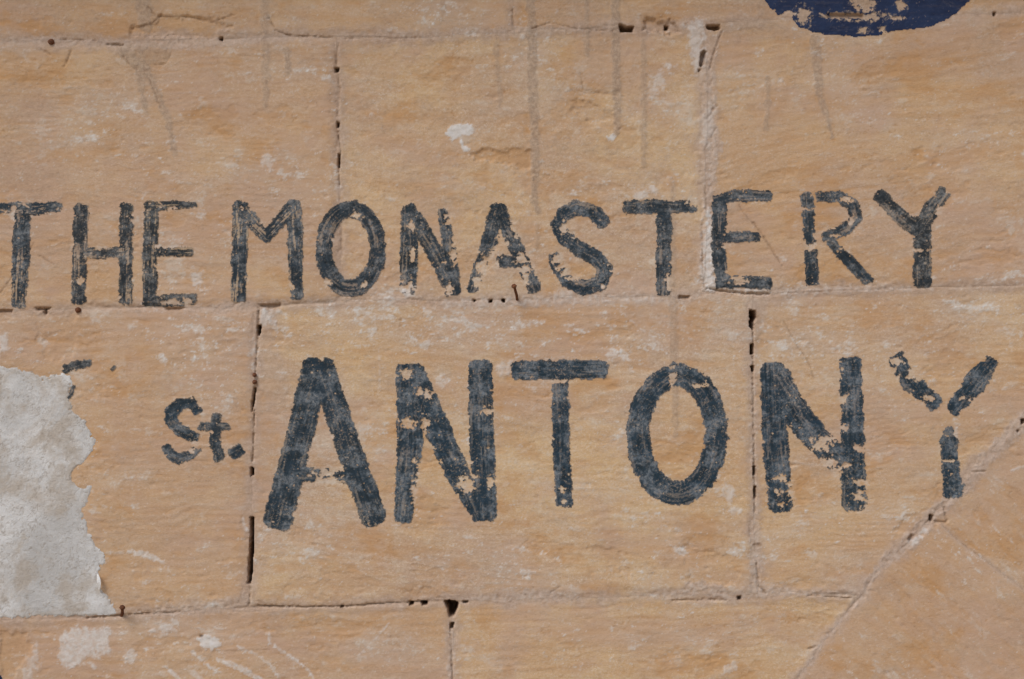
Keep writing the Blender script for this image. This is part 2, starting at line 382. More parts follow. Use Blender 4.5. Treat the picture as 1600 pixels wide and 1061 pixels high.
# ochre hollows where the face has spalled
for i, (p, a, dep) in enumerate([([(736, 240), (760, 230), (830, 236), (832, 262), (812, 262), (780, 250), (740, 252)], .8, -2.2), ([(905, 152), (935, 160), (960, 182), (930, 190), (895, 172)], .5, -1.6),
    ([(204, 45), (250, 28), (330, 25), (360, 40), (330, 58), (260, 58), (206, 52)], .5, -2.6), ([(1010, 30), (1060, 30), (1062, 46), (1004, 48)], .7, -5), ([(890, 140), (985, 145), (900, 150)], .4, -1),
    ([(1122, 170), (1138, 175), (1132, 195), (1120, 190)], .6, -.6), ([(930, 850), (970, 862), (985, 900), (960, 880), (920, 856)], .4, -1.2), ([(630, 925), (670, 918), (690, 934), (640, 938)], .6, -1.2),
    ([(1420, 800), (1460, 815), (1440, 838), (1400, 830)], .5, -1.2), ([(0, 985), (40, 990), (50, 1010), (20, 1061), (0, 1061)], .6, -1.5), ([(800, 520), (850, 535), (840, 545), (800, 530)], .4, -.5),
    ([(1060, 850), (1140, 870), (1160, 915), (1080, 915)], .3, -1.3), ([(50, 490), (120, 490), (115, 560), (70, 560)], .35, -1.0), ([(1340, 660), (1400, 650), (1420, 700), (1350, 720)], .25, -.6)]):
    dab('ochre', p, None, a, 3, 6, dep, 120 + i, True, 22)
# ledges and splits in the face
def crack(pts, w, dep, seed, earth=.5):
    dab('earth', pts, w, earth, 1.0, 1.2, -dep, 160 + seed, scale=7)
for i, (p, w, d) in enumerate([([(1178, 348), (1192, 368), (1206, 390), (1222, 414)], 1.3, 1.6), ([(1224, 500), (1246, 540), (1262, 562), (1272, 590)], .9, .9), ([(0, 458), (14, 440), (40, 402), (52, 380)], .9, 1),
    ([(60, 398), (84, 412)], .7, .8), ([(232, 10), (243, 26), (252, 22), (238, 36), (206, 44)], 1.2, 2), ([(248, 24), (300, 26), (330, 34), (366, 22)], .9, 1.5), ([(420, 26), (430, 46), (448, 54), (520, 58)], 1.2, 2.2),
    ([(100, 104), (112, 78)], 1.4, 1.6), ([(64, 76), (78, 84)], 1.2, 1.4), ([(168, 69), (192, 70)], 1.6, 3.5), ([(95, 61), (150, 62)], .9, 2), ([(190, 85), (208, 106), (216, 108)], .9, 1.4), ([(234, 124), (252, 170)], .8, 1.2),
    ([(244, 100), (258, 100), (266, 86)], .9, 1.2), ([(800, 12), (802, 40)], 1.0, 1.6), ([(832, 44), (860, 34), (900, 44), (960, 48)], .8, 1.6), ([(906, 112), (912, 140), (980, 150)], .7, .9), ([(540, 60), (580, 57), (620, 59), (668, 57)], .8, 1.3),
    ([(1128, 48), (1118, 75), (1108, 110)], 1.2, 2), ([(1112, 170), (1120, 165), (1104, 185)], .9, 1.6), ([(1102, 290), (1104, 345)], .8, 1.4), ([(1097, 350), (1098, 420), (1100, 448)], .9, 1.5), ([(1118, 200), (1106, 225), (1100, 235)], .8, 1.2),
    ([(1104, 450), (1126, 454), (1160, 458), (1200, 459)], 1.7, 4), ([(400, 946), (470, 948), (540, 947), (600, 942), (660, 939)], 1.2, 3), ([(136, 965), (190, 961)], 1.2, 4), ([(196, 960), (280, 956)], .8, 2.5), ([(529, 66), (525, 92), (527, 110), (531, 140), (527, 180)], .9, 1.4), ([(528, 205), (532, 235), (529, 262), (531, 290)], 1.0, 2.2),
    ([(640, 468), (720, 469), (800, 467), (850, 467)], .6, .7), ([(1050, 938), (1110, 936), (1135, 937)], .9, 2), ([(1182, 880), (1186, 915), (1196, 926)], 1.1, 2.2), ([(1475, 792), (1480, 815), (1462, 815), (1452, 808)], 1.1, 2.4), ([(1518, 736), (1540, 736)], .9, 1.6),
    ([(1262, 930), (1330, 934)], .7, 1.6), ([(1264, 1014), (1274, 1010)], 1.2, 2), ([(1200, 458), (1400, 450), (1600, 445)], .6, .7), ([(1146, 300), (1160, 330), (1182, 355)], .8, 1.0), ([(860, 925), (875, 916)], .8, 1.2), ([(398, 640), (394, 720)], .9, 3), ([(404, 480), (403, 520), (399, 580)], 1.0, 3),
    ([(1177, 515), (1176, 600), (1178, 700)], .8, 2.4), ([(1178, 700), (1179, 800)], .9, 2.6), ([(704, 980), (707, 1061)], 1.0, 2.4), ([(392, 910), (389, 946)], .8, 2.0), ([(210, 952), (270, 958)], .6, 1), ([(300, 1018), (420, 1015)], .5, .8)]):
    crack(p, w, d, i)
# open holes
holes = [([(694, 938), (706, 938), (716, 942), (714, 951), (709, 962), (702, 964), (700, 952)], 70), ([(658, 939), (667, 939), (667, 944), (660, 945)], 40), ([(640, 941), (646, 941), (645, 945), (640, 945)], 35), ([(703, 974), (709, 973), (708, 982), (703, 982)], 18),
 ([(723, 939), (731, 939), (730, 942), (724, 942)], 14), ([(1172, 484), (1180, 485), (1181, 495), (1178, 502), (1177, 514), (1172, 510)], 70), ([(1173, 537), (1177, 537), (1177, 553), (1173, 552)], 50), ([(1174, 572), (1178, 572), (1177, 580), (1174, 578)], 40),
 ([(1177, 728), (1180, 728), (1180, 742), (1177, 742)], 30), ([(1178, 760), (1181, 760), (1181, 777), (1178, 777)], 30), ([(392, 730), (396, 731), (396, 742), (392, 743)], 45), ([(391, 808), (396, 808), (396, 850), (394, 890), (391, 911), (387, 910), (389, 870), (391, 840)], 70),
 ([(402, 508), (408, 507), (407, 518), (404, 524), (402, 520)], 50), ([(397, 605), (400, 605), (397, 630), (394, 642), (394, 630)], 25), ([(967, 37), (978, 40), (990, 40), (988, 49), (970, 49)], 30), ([(1039, 38), (1045, 40), (1043, 46), (1039, 45)], 30),
 ([(1104, 38), (1124, 38), (1125, 44), (1118, 47), (1106, 45)], 22), ([(1095, 82), (1099, 78), (1103, 80), (1099, 100), (1096, 104), (1093, 102)], 12), ([(1091, 108), (1094, 108), (1093, 112)], 12), ([(523, 105), (529, 105), (529, 111), (524, 112)], 25), ([(526, 190), (530, 191), (530, 199), (527, 199)], 18), ([(528, 240), (531, 240), (531, 262), (528, 260)], 14),
 ([(404, 475), (438, 473), (438, 478), (424, 482), (410, 480)], 5), ([(1060, 461), (1078, 462), (1076, 466), (1060, 467)], 5), ([(0, 483), (20, 483), (18, 488), (-20, 489)], 5), ([(55, 480), (80, 480), (76, 484), (58, 485)], 5), ([(256, 480), (290, 480), (280, 484), (262, 485)], 4), ([(343, 58), (348, 58), (347, 63), (343, 62)], 20),
 ([(739, 468), (743, 468), (742, 472)], 25), ([(764, 468), (769, 468), (769, 471), (765, 472)], 30), ([(784, 467), (788, 467), (788, 471), (785, 471)], 30), ([(1152, 932), (1157, 931), (1158, 936), (1153, 936)], 16), ([(1453, 803), (1458, 806), (1456, 814), (1452, 812)], 16), ([(1418, 842), (1424, 834), (1428, 836), (1422, 846)], 4),
 ([(1552, 18), (1556, 18), (1555, 24), (1552, 24)], 16), ([(1595, 655), (1602, 654), (1600, 662), (1596, 662)], 18), ([(1292, 20), (1350, 21), (1348, 27), (1294, 27)], 4), ([(70, 480), (74, 488), (71, 492), (68, 488)], 8), ([(1588, 672), (1592, 671), (1591, 675)], 12),
 ([(312, 993), (317, 993), (316, 997)], 6), ([(531, 946), (537, 946), (536, 949), (532, 949)], 12), ([(1176, 850), (1186, 848), (1190, 852), (1178, 855)], 1.5)]
for i, (p, dep) in enumerate(holes):
    s = win(p, 12)
    d = poly_sdf(XX[s], YY[s], p) + fbm(XX[s], YY[s], 5, 5, 2, 600 + i) * .7
    k = 1 - sstep(-1.4, .9, d)
    H[s] -= k * dep
    A['earth'][s] = np.maximum(A['earth'][s], (1 - sstep(-1, 3, d)) * .7)

# pecked dents and pits
prng = np.random.RandomState(9)
for _ in range(420):
    x, y = prng.uniform(-20, 1620), prng.uniform(-20, 1080)
    r = prng.uniform(1.2, 3.6); e = prng.uniform(1, 2.6)
    s = win([(x, y)], r * e + 4)
    d = np.hypot((XX[s] - x) / e, (YY[s] - y))
    H[s] -= np.exp(-(d / r) ** 2) * prng.uniform(.3, 1.3)

# ------------------------------------------------------------------ painted lettering: strokes with half widths, chips where the paint has come away
L_ = []
def letter(label, strokes, chips=(), wear=.35, blue=.3, dens=(), rag=1.0, seed=None):
    L_.append(dict(label=label, strokes=strokes, chips=chips, wear=wear, blue=blue, dens=dens, rag=rag, seed=seed or 1000 + 13 * len(L_)))
# upper line
letter('dark letter T cut by the left edge of the photo, upper line', [([(-30, 324), (14, 325)], 8), ([(26, 325), (60, 326), (90, 322)], [10, 10, 7]), ([(36, 330), (33, 400), (30, 472)], [13, 13.5, 11])], [(20, 328, 3, 9)], .45, .35)
letter('dark letter H of the upper painted line', [([(127, 328), (125, 400), (123, 465)], [11.5, 11.5, 11]), ([(198, 326), (197, 400), (196, 466)], 10.3), ([(137, 395), (190, 393)], 8)], [(126, 438, 4, 5), (160, 386, 10, 3)], .5, .1)
letter('dark letter E with a chipped foot, first word of the upper line', [([(237, 326), (234, 400), (234, 467)], [10.5, 11.5, 11]), ([(236, 322), (304, 319)], [8.5, 5]), ([(246, 393), (295, 393)], [8, 7]), ([(232, 469), (299, 468)], 8.8)], [(270, 471, 16, 3), (292, 470, 6, 4), (262, 385, 14, 3)], .5, .05)
letter('dark letter M of the upper painted line', [([(376, 325), (374, 400), (373, 460)], [12, 12, 12.5]), ([(378, 324), (398, 350), (416, 368)], 10), ([(416, 368), (438, 344), (458, 322)], 10), ([(459, 324), (462, 400), (464, 460)], [12, 12, 9])], [], .42, .2)
letter('dark letter O round and closed, upper line', [(ell(548, 388, 42, 62), 12.8)], [(556, 336, 8, 4), (512, 440, 6, 4), (568, 444, 4, 4)], .35, .2)
letter('dark letter N of the upper painted line', [([(640, 332), (639, 400), (637, 446)], [13, 14, 13]), ([(641, 332), (672, 380), (700, 436)], [13, 13, 13]), ([(692, 332), (700, 380), (708, 450)], [8, 10, 12.5])], [(706, 340, 7, 12), (642, 352, 4, 5), (644, 398, 3, 8), (636, 450, 9, 8), (710, 395, 4, 12), (702, 450, 4, 7)], .32, .3)
letter('dark letter A above the rusty nail, its legs badly chipped', [([(777, 330), (762, 384), (738, 450)], [12.5, 12, 7.5]), ([(781, 330), (806, 388), (834, 446)], [11, 11, 11.5]), ([(784, 407), (806, 408)], 9.5)],
       [(770, 404, 7, 10), (756, 420, 8, 14), (768, 424, 8, 12), (816, 404, 6, 9), (822, 420, 9, 5), (806, 352, 6, 10), (746, 440, 5, 8), (822, 436, 4, 10), (777, 396, 4, 4), (838, 404, 8, 8)], .3, .25, [(800, 405, 60, .35)])
letter('dark letter S of the upper painted line', [([(940, 345), (925, 329), (900, 324), (880, 334), (872, 352), (880, 370), (905, 388), (932, 402), (946, 420), (938, 442), (912, 450), (886, 438), (872, 415), (868, 404)], [11, 12, 11, 11, 11, 11.5, 12, 12.5, 12, 12, 11, 11, 11])],
       [(876, 405, 10, 12), (890, 425, 9, 8), (880, 355, 4, 8), (942, 447, 4, 3), (898, 432, 6, 6), (896, 352, 8, 10)], .3, .45, [(880, 420, 30, .45)])
letter('dark letter T in the middle of the longest upper word', [([(985, 322), (1035, 323), (1082, 322)], [11, 11, 9]), ([(1037, 336), (1037, 400), (1037, 450)], 12)], [(1046, 440, 5, 10), (1084, 316, 8, 4)], .35, .4)
letter('dark letter E beside the broad mortar joint, upper line', [([(1125, 314), (1122, 390), (1127, 438)], [11, 11.5, 10]), ([(1123, 312), (1145, 305), (1200, 306)], [9, 9.5, 8.5]), ([(1124, 373), (1180, 369)], [10, 8]), ([(1126, 440), (1198, 441)], [10, 9.5])], [(1155, 438, 10, 5), (1140, 384, 10, 4)], .3, .4)
letter('dark letter R with its stem broken in two, upper line', [([(1261, 309), (1265, 376)], [10, 9]), ([(1267, 398), (1268, 436)], [11, 10]), ([(1282, 307), (1310, 307), (1332, 318), (1337, 338), (1325, 356), (1302, 366), (1292, 368)], [8, 9, 9, 9.5, 9, 9, 7]), ([(1300, 380), (1312, 394), (1330, 412), (1354, 436)], [7, 8, 9.5, 8])],
       [(1322, 312, 7, 3), (1304, 367, 7, 2), (1330, 345, 3, 6), (1266, 384, 12, 5)], .35, .3, [(1266, 368, 15, .5)])
letter('dark letter Y ending the upper painted line', [([(1377, 308), (1404, 336), (1434, 360)], [11, 12, 12]), ([(1472, 304), (1456, 326), (1436, 356)], [10, 13, 12]), ([(1440, 355), (1441, 400), (1441, 434)], [14, 14, 15])], [(1434, 391, 9, 2), (1470, 330, 5, 8)], .45, .05)
# lower line
letter('small dark letter S below the upper line, left of the small t', [([(307, 640), (298, 629), (282, 631), (268, 645), (266, 658), (280, 671), (303, 682)], [8, 9, 9, 10, 9.5, 9.5, 8]), ([(306, 702), (296, 712), (280, 716), (267, 710), (262, 700)], [7, 8, 9, 9, 7])], [(308, 693, 8, 4), (300, 704, 4, 4)], .35, .3)
letter('small dark letter t with a short crossbar', [([(338, 652), (336, 690), (342, 712)], [8, 8.5, 8.5]), ([(317, 665), (354, 666)], 6.8)], [], .3, .25)
letter('small dark full stop painted after the small t', [([(367, 707), (373, 704)], 9)], [], .2, .3)
letter('big dark letter A with only specks left of its crossbar', [([(493, 580), (466, 690), (436, 805)], [22, 21, 23]), ([(505, 580), (545, 700), (582, 802)], [20, 20, 20]), ([(478, 741), (545, 744)], 11), ([(482, 572), (510, 572)], 11)], [], .42, .4, [(512, 744, 30, .74)])
letter('big dark letter N between the big A and the big T', [([(637, 584), (641, 690), (630, 804)], [18, 20, 14]), ([(647, 590), (685, 672), (725, 760), (738, 796)], [20, 20, 18, 8]), ([(750, 580), (753, 690), (757, 796)], [18.5, 19, 19])],
       [(638, 660, 10, 6), (664, 662, 5, 8), (728, 756, 9, 10), (669, 615, 5, 6), (655, 612, 6, 4), (654, 770, 7, 18), (766, 752, 4, 7), (763, 642, 8, 4), (634, 584, 9, 6), (658, 722, 10, 5)], .45, .45)
letter('big dark letter T of the lower painted line', [([(812, 578), (880, 577), (938, 577)], [14.5, 15, 14]), ([(875, 596), (877, 700), (881, 778)], [13, 13.5, 13.5])], [(878, 766, 4, 4), (882, 784, 3, 3), (868, 595, 14, 2)], .4, .45)
letter('big dark letter O crossed by a grey run, lower line', [(ell(1058, 678, 61, 92), 18.0)], [(1052, 592, 4, 14), (1092, 602, 10, 2.5)], .3, .6, rag=1.3)
letter('big dark letter N right of the narrow open joint, flaking', [([(1208, 582), (1211, 690), (1219, 782)], [18.5, 20, 19]), ([(1214, 590), (1250, 655), (1296, 706), (1328, 742)], [20, 22, 20, 16]), ([(1329, 573), (1333, 690), (1335, 780)], [17, 18, 18.5])],
       [(1312, 622, 9, 7), (1284, 693, 14, 9), (1318, 668, 6, 5), (1220, 747, 7, 4), (1238, 770, 5, 12), (1214, 770, 3, 4), (1345, 753, 11, 3.5), (1342, 774, 6, 6), (1296, 722, 10, 5), (1304, 742, 8, 16), (1345, 700, 8, 5), (1322, 728, 5, 4)], .38, .55, [(1320, 740, 60, .22), (1216, 760, 40, .25)])
letter('big dark letter Y mostly flaked off, in separate pieces', [([(1403, 563), (1418, 594), (1458, 626)], [12, 12.5, 13]), ([(1546, 568), (1529, 590), (1494, 634)], [11, 17, 13]), ([(1483, 672)], 8), ([(1482, 692), (1486, 730), (1490, 764)], [13, 15, 16])],
       [(1402, 564, 6, 5), (1424, 584, 5, 6), (1452, 622, 6, 4), (1486, 720, 10, 1.5)], .4, .45, [(1420, 590, 36, .32), (1500, 620, 30, .15)], rag=1.5)
frag = [dict(label='long scrap of dark paint above the torn white plaster', strokes=[([(103, 577), (112, 572), (124, 569), (138, 567)], [6.5, 6.5, 7, 6])], chips=(), wear=.1, blue=0., dens=(), rag=.8, seed=2001),
        dict(label='small sliver of dark paint on the edge of the white plaster', strokes=[([(114, 604), (111, 614), (105, 622)], [3.2, 4, 2.5])], chips=(), wear=0, blue=.3, dens=(), rag=.5, seed=2002),
        dict(label='tiny dark paint speck right of the long scrap', strokes=[([(175, 577), (179, 572)], [2, 2])], chips=(), wear=.4, blue=.1, dens=(), rag=.6, seed=2003)]
disc = dict(label='blue painted disc cut off by the top of the photo', poly=[(1196, 0), (1206, 13), (1216, 23), (1231, 15), (1238, 18), (1239, 30), (1248, 42), (1266, 48), (1290, 53), (1320, 55), (1342, 57), (1372, 54), (1400, 46), (1430, 45), (1452, 40), (1476, 30), (1496, 18), (1515, 0), (1532, -50), (1530, -110), (1505, -180), (1450, -235), (1370, -262), (1290, -245), (1225, -195), (1190, -130), (1182, -60)],
            strokes=None, chips=[(1254, 24, 9, 9), (1310, 24, 20, 3), (1345, 25, 30, 5), (1352, 8, 10, 9), (1398, 28, 12, 2), (1408, 8, 6, 5), (1350, 47, 6, 3), (1378, 45, 4, 3), (1340, 0, 9, 5)], wear=-.15, blue=1.0, dens=[(1330, 22, 40, .12)], rag=.7, seed=2004)
disc2 = dict(label='edge of a second blue disc at the lower left corner', poly=ell(-62, 1080, 68, 66, 40), strokes=None, chips=(), wear=.3, blue=1.0, dens=(), rag=.6, seed=2005)

def paint_field(P, x, y):
    """returns (distance to the stroke edge, chip field > 0 where the paint is gone)"""
    sd = P['seed']
    if P['strokes'] is None:
        d = poly_sdf(x, y, P['poly'])
    else:
        d = np.full(x.shape, 1e6, np.float32)
        for pts, w in P['strokes']: d = np.minimum(d, seg_dist(x, y, pts, w, .92))
    rg = P['rag']
    d = d + rg * (nf(x, y, 26, 26, 2, sd) * .8 + nf(x, y, 8, 7, 4, sd + 3, .75) * 1.05) - .6
    c = nf(x, y, 15, 11, 5, sd + 7, .72) * .62 + .3 * nf(x, y, 60, 50, 2, sd + 9)
    lvl = 1.85 - P['wear'] * 1.0
    for (cx, cy, r, amt) in P['dens']:
        c = c + amt * 1.9 * np.exp(-(((x - cx) ** 2 + (y - cy) ** 2) / r ** 2))
    # worn more readily along the edge of a stroke
    c = c + .5 * sstep(-7, 0, d)
    g = c - lvl
    warp = nf(x, y, 10, 8, 5, sd + 11, .8) * .52
    for (cx, cy, rx, ry) in P['chips']:
        q = np.hypot((x - cx) / (rx * 1.15), (y - cy) / (ry * 1.15)) + warp
        g = np.maximum(g, (1 - q) * .9)
    small = nf(x, y, 5.5, 4.5, 3, sd + 15, .7)
    g = g + .10 * nf(x, y, 4.5, 3.6, 2, sd + 17)
    g = np.maximum(g, small - 2.3 + P['wear'] * 1.0)
    return d, g

def stroke_uv(P, x, y):
    """across and along the nearest brush stroke"""
    if P['strokes'] is None: return y + 0 * x, x + 0 * y
    best = np.full(x.shape, 1e6); pu = np.zeros(x.shape); al = np.zeros(x.shape); base = 0
    for pts, w in P['strokes']:
        pts = list(pts) if len(pts) > 1 else list(pts) * 2
        for (x0, y0), (x1, y1) in zip(pts[:-1], pts[1:]):
            dx, dy = x1 - x0, y1 - y0; ln = math.hypot(dx, dy) + 1e-6
            t = ((x - x0) * dx + (y - y0) * dy) / ln; tc = np.clip(t, 0, ln)
            d = np.hypot(x - x0 - tc * dx / ln, y - y0 - tc * dy / ln)
            m = d < best
            best[m] = d[m]; pu[m] = (((x - x0) * dy - (y - y0) * dx) / ln)[m]; al[m] = (base + t)[m]
            base += ln
        base += 200
    return pu, al

def paint_box(P):
    if P['strokes'] is None: pts = P['poly']
    else: pts = [p for st in P['strokes'] for p in st[0]]
    m = 8 if P['strokes'] is None else 8 + max((max(w) if isinstance(w, (list, tuple)) else w) for _, w in P['strokes'])
    return min(p[0] for p in pts) - m, max(p[0] for p in pts) + m, min(p[1] for p in pts) - m, max(p[1] for p in pts) + m

for k, P in enumerate(L_): P['more'] = .1 if k < 12 else .28; P['dry'] = .6 if k < 4 else .34 if k < 12 else .2
disc['dry'] = disc2['dry'] = .06
PAINTS = L_ + frag + [disc, disc2]
for P in PAINTS:
    x0, x1, y0, y1 = paint_box(P)
    s = win([(x0, y0), (x1, y1)], 0)
    d, g = paint_field(P, XX[s], YY[s])
    gone = sstep(-.02, .1, g) * (1 - sstep(-1, 5, d))
    pale = np.clip(.34 + .16 * nf(XX[s], YY[s], 14, 11, 4, P['seed'] + 51, .7), 0, .8) if P['blue'] < 1 else .1
    A['white'][s] = np.maximum(A['white'][s], gone * pale)
    if P['blue'] >= 1:
        A['drip'][s] = np.maximum(A['drip'][s], gone * .55)
    H[s] -= gone * .25

# torn white plaster at the left
PL = [(-260, 545), (-120, 560), (0, 571), (40, 577), (58, 586), (75, 589), (92, 584), (110, 586), (113, 598), (106, 620), (112, 640), (130, 655), (145, 680), (150, 691), (145, 702), (135, 718), (113, 735), (112, 750), (125, 762), (143, 760), (140, 776), (130, 800), (135, 822), (145, 845), (158, 858), (165, 866), (160, 885), (153, 904), (158, 920), (172, 935), (182, 955), (179, 961), (140, 962), (60, 962), (0, 965), (-150, 968), (-290, 972), (-320, 800)]
def plaster_field(x, y):
    return poly_sdf(x, y, PL) + nf(x, y, 16, 16, 5, 2100, .7) * 1.7 + np.maximum(0, nf(x, y, 7, 7, 3, 2105) - .6) * 3.5
s = win(PL, 20)
pk = 1 - sstep(-1, 6, plaster_field(XX[s], YY[s]))
H[s] = H[s] * (1 - .6 * pk) - .3 * pk

# ------------------------------------------------------------------ grid -> meshes
def to_world(px, py, h):
    u = (px - 800.0) / 1000.0; v = (530.0 - py) / 1000.0
    return np.stack([u * CA + v * SA, -h / 1000.0, -u * SA + v * CA + ZC], -1)
def pt(px, py, h=0.0):
    return Vector([float(c) for c in to_world(np.array(px, float), np.array(py, float), np.array(h, float))])

# the wall returns at its outer edges, so that it has thickness
Hb = H.copy()
Hb[0, :] = -240; Hb[-1, :] = -240; Hb[:, 0] = -240; Hb[:, -1] = -240
CO = to_world(XX, YY, Hb).astype(np.float32).reshape(-1, 3)
IDX = np.arange(NY * NX).reshape(NY, NX)
Q = np.stack([IDX[1:, :-1], IDX[1:, 1:], IDX[:-1, 1:], IDX[:-1, :-1]], -1).reshape(-1, 4)

def build(name, co, quads, mat, attrs, parent=None, smooth=True):
    used = np.unique(quads)
    remap = np.full(co.shape[0], -1, np.int64); remap[used] = np.arange(used.size)
    q = remap[quads]
    me = bpy.data.meshes.new(name)
    me.vertices.add(used.size); me.vertices.foreach_set('co', np.ascontiguousarray(co[used], np.float32).ravel())
    me.loops.add(q.size); me.loops.foreach_set('vertex_index', q.astype(np.int32).ravel())
    me.polygons.add(len(q))
    me.polygons.foreach_set('loop_start', np.arange(0, q.size, 4, dtype=np.int32))
    me.polygons.foreach_set('loop_total', np.full(len(q), 4, np.int32))
    me.polygons.foreach_set('use_smooth', np.full(len(q), smooth, bool))
    for k, val in attrs.items():
        at = me.attributes.new(k, 'FLOAT', 'POINT')
        at.data.foreach_set('value', np.ascontiguousarray(val[used], np.float32))
    me.update(calc_edges=True)
    me.materials.append(mat)
    ob = bpy.data.objects.new(name, me)
    col.objects.link(ob)
    if parent: ob.parent = parent
    return ob

# ------------------------------------------------------------------ materials
class NT:
    def __init__(self, name):
        self.m = bpy.data.materials.new(name); self.m.use_nodes = True
        self.t = self.m.node_tree; self.t.nodes.clear()
        self.out = self.t.nodes.new('ShaderNodeOutputMaterial')
        self.bsdf = self.t.nodes.new('ShaderNodeBsdfPrincipled')
        self.t.links.new(self.bsdf.outputs[0], self.out.inputs[0])
        self.tc = self.t.nodes.new('ShaderNodeTexCoord'); self.vec = self.tc.outputs['Object']
    def link(self, a, b): self.t.links.new(a, b)
    def attr(self, k):
        n = self.t.nodes.new('ShaderNodeAttribute'); n.attribute_name = k; return n.outputs['Fac']
    def noise(self, scale, detail=4, rough=.6, stretch=(1, 1, 1), dist=0.0, off=0.0):
        mp = self.t.nodes.new('ShaderNodeMapping'); mp.inputs['Scale'].default_value = stretch; mp.inputs['Location'].default_value = (off, off * .7, off * 1.3)
        self.link(self.vec, mp.inputs['Vector'])
        n = self.t.nodes.new('ShaderNodeTexNoise'); n.inputs['Scale'].default_value = scale; n.inputs['Detail'].default_value = detail
        n.inputs['Roughness'].default_value = rough; n.inputs['Distortion'].default_value = dist
        self.link(mp.outputs[0], n.inputs['Vector']); return n.outputs['Fac']
    def ramp(self, v, a, b, lo=0.0, hi=1.0):
        n = self.t.nodes.new('ShaderNodeMapRange'); n.interpolation_type = 'SMOOTHSTEP'
        self.link(v, n.inputs['Value'])
        for k, x in zip(('From Min', 'From Max', 'To Min', 'To Max'), (a, b, lo, hi)): n.inputs[k].default_value = x
        return n.outputs[0]
    def math(self, op, a, b):
        n = self.t.nodes.new('ShaderNodeMath'); n.operation = op; n.use_clamp = op in ('MULTIPLY', 'ADD')
        for i, v in enumerate((a, b)):
            if isinstance(v, (int, float)): n.inputs[i].default_value = v
            else: self.link(v, n.inputs[i])
        return n.outputs[0]
    def mix(self, fac, a, b, blend='MIX'):
        n = self.t.nodes.new('ShaderNodeMix'); n.data_type = 'RGBA'; n.blend_type = blend
        if isinstance(fac, (int, float)): n.inputs[0].default_value = fac
        else: self.link(fac, n.inputs[0])
        for i, v in ((6, a), (7, b)):
            if isinstance(v, tuple): n.inputs[i].default_value = (*v, 1)
            else: self.link(v, n.inputs[i])
        return n.outputs[2]
    def bump(self, v, dist, strength=1.0, prev=None):
        n = self.t.nodes.new('ShaderNodeBump'); n.inputs['Distance'].default_value = dist; n.inputs['Strength'].default_value = strength
        self.link(v, n.inputs['Height'])
        if prev: self.link(prev, n.inputs['Normal'])
        return n.outputs[0]
    def done(self, colr, rough=.9, normal=None, spec=.25, metal=0.0):
        b = self.bsdf
        if isinstance(colr, tuple): b.inputs['Base Color'].default_value = (*colr, 1)
        else: self.link(colr, b.inputs['Base Color'])
        if isinstance(rough, (int, float)): b.inputs['Roughness'].default_value = rough
        else: self.link(rough, b.inputs['Roughness'])
        b.inputs['Specular IOR Level'].default_value = spec; b.inputs['Metallic'].default_value = metal
        if normal: self.link(normal, b.inputs['Normal'])
        return self.m

def stone_colour(n):
    """tan limestone with ochre bedding, pink flush, chalky bloom and fine grain"""
    c = n.mix(n.ramp(n.noise(3.2, 5, .6, (1, 1, 2.0), .6), .36, .66), (.67, .475, .27), (.62, .415, .24))
    c = n.mix(n.ramp(n.noise(7.0, 7, .68, (1, 1, 5), .8, 3.0), .46, .74, 0, .75), c, (.54, .315, .15))
    c = n.mix(n.ramp(n.noise(2.4, 6, .65, (1, 1, 1.5), .3, 7.0), .44, .64, 0, .8), c, (.50, .355, .27))
    c = n.mix(n.ramp(n.noise(18, 9, .78, (1, 1, 1.7), .4, 11.0), .50, .70, 0, .7), c, (.68, .57, .44))
    c = n.mix(n.ramp(n.noise(48, 8, .8, (1, 1, 1.2), .5, 21.0), .50, .66, 0, .55), c, (.56, .375, .21))
    c = n.mix(n.ramp(n.noise(40, 8, .8, (1, 1, 1.3), .5, 27.0), .54, .68, 0, .5), c, (.70, .60, .48))
    c = n.mix(n.ramp(n.noise(230, 5, .75, (1, 1, 1.3), 0, 5.0), .44, .68, 0, .5), c, (.74, .63, .49))
    c = n.mix(n.ramp(n.noise(110, 6, .75, (.7, 1, 1.6), .5, 9.0), .55, .74, 0, .65), c, (.36, .215, .125))
    c = n.mix(n.math('MULTIPLY', n.ramp(n.noise(400, 4, .75, (1, 1, 1.2), 0, 31.0), .56, .66), n.ramp(n.noise(20, 6, .75, (1, 1, 1.5), .3, 33.0), .42, .62, .1, .8)), c, (.82, .75, .64))
    c = n.mix(n.math('MULTIPLY', n.ramp(n.noise(380, 4, .75, (.8, 1, 1.3), 0, 37.0), .60, .70), n.ramp(n.noise(26, 6, .75, (1, 1, 1.5), .3, 39.0), .45, .65, .1, .7)), c, (.28, .17, .10))
    return c

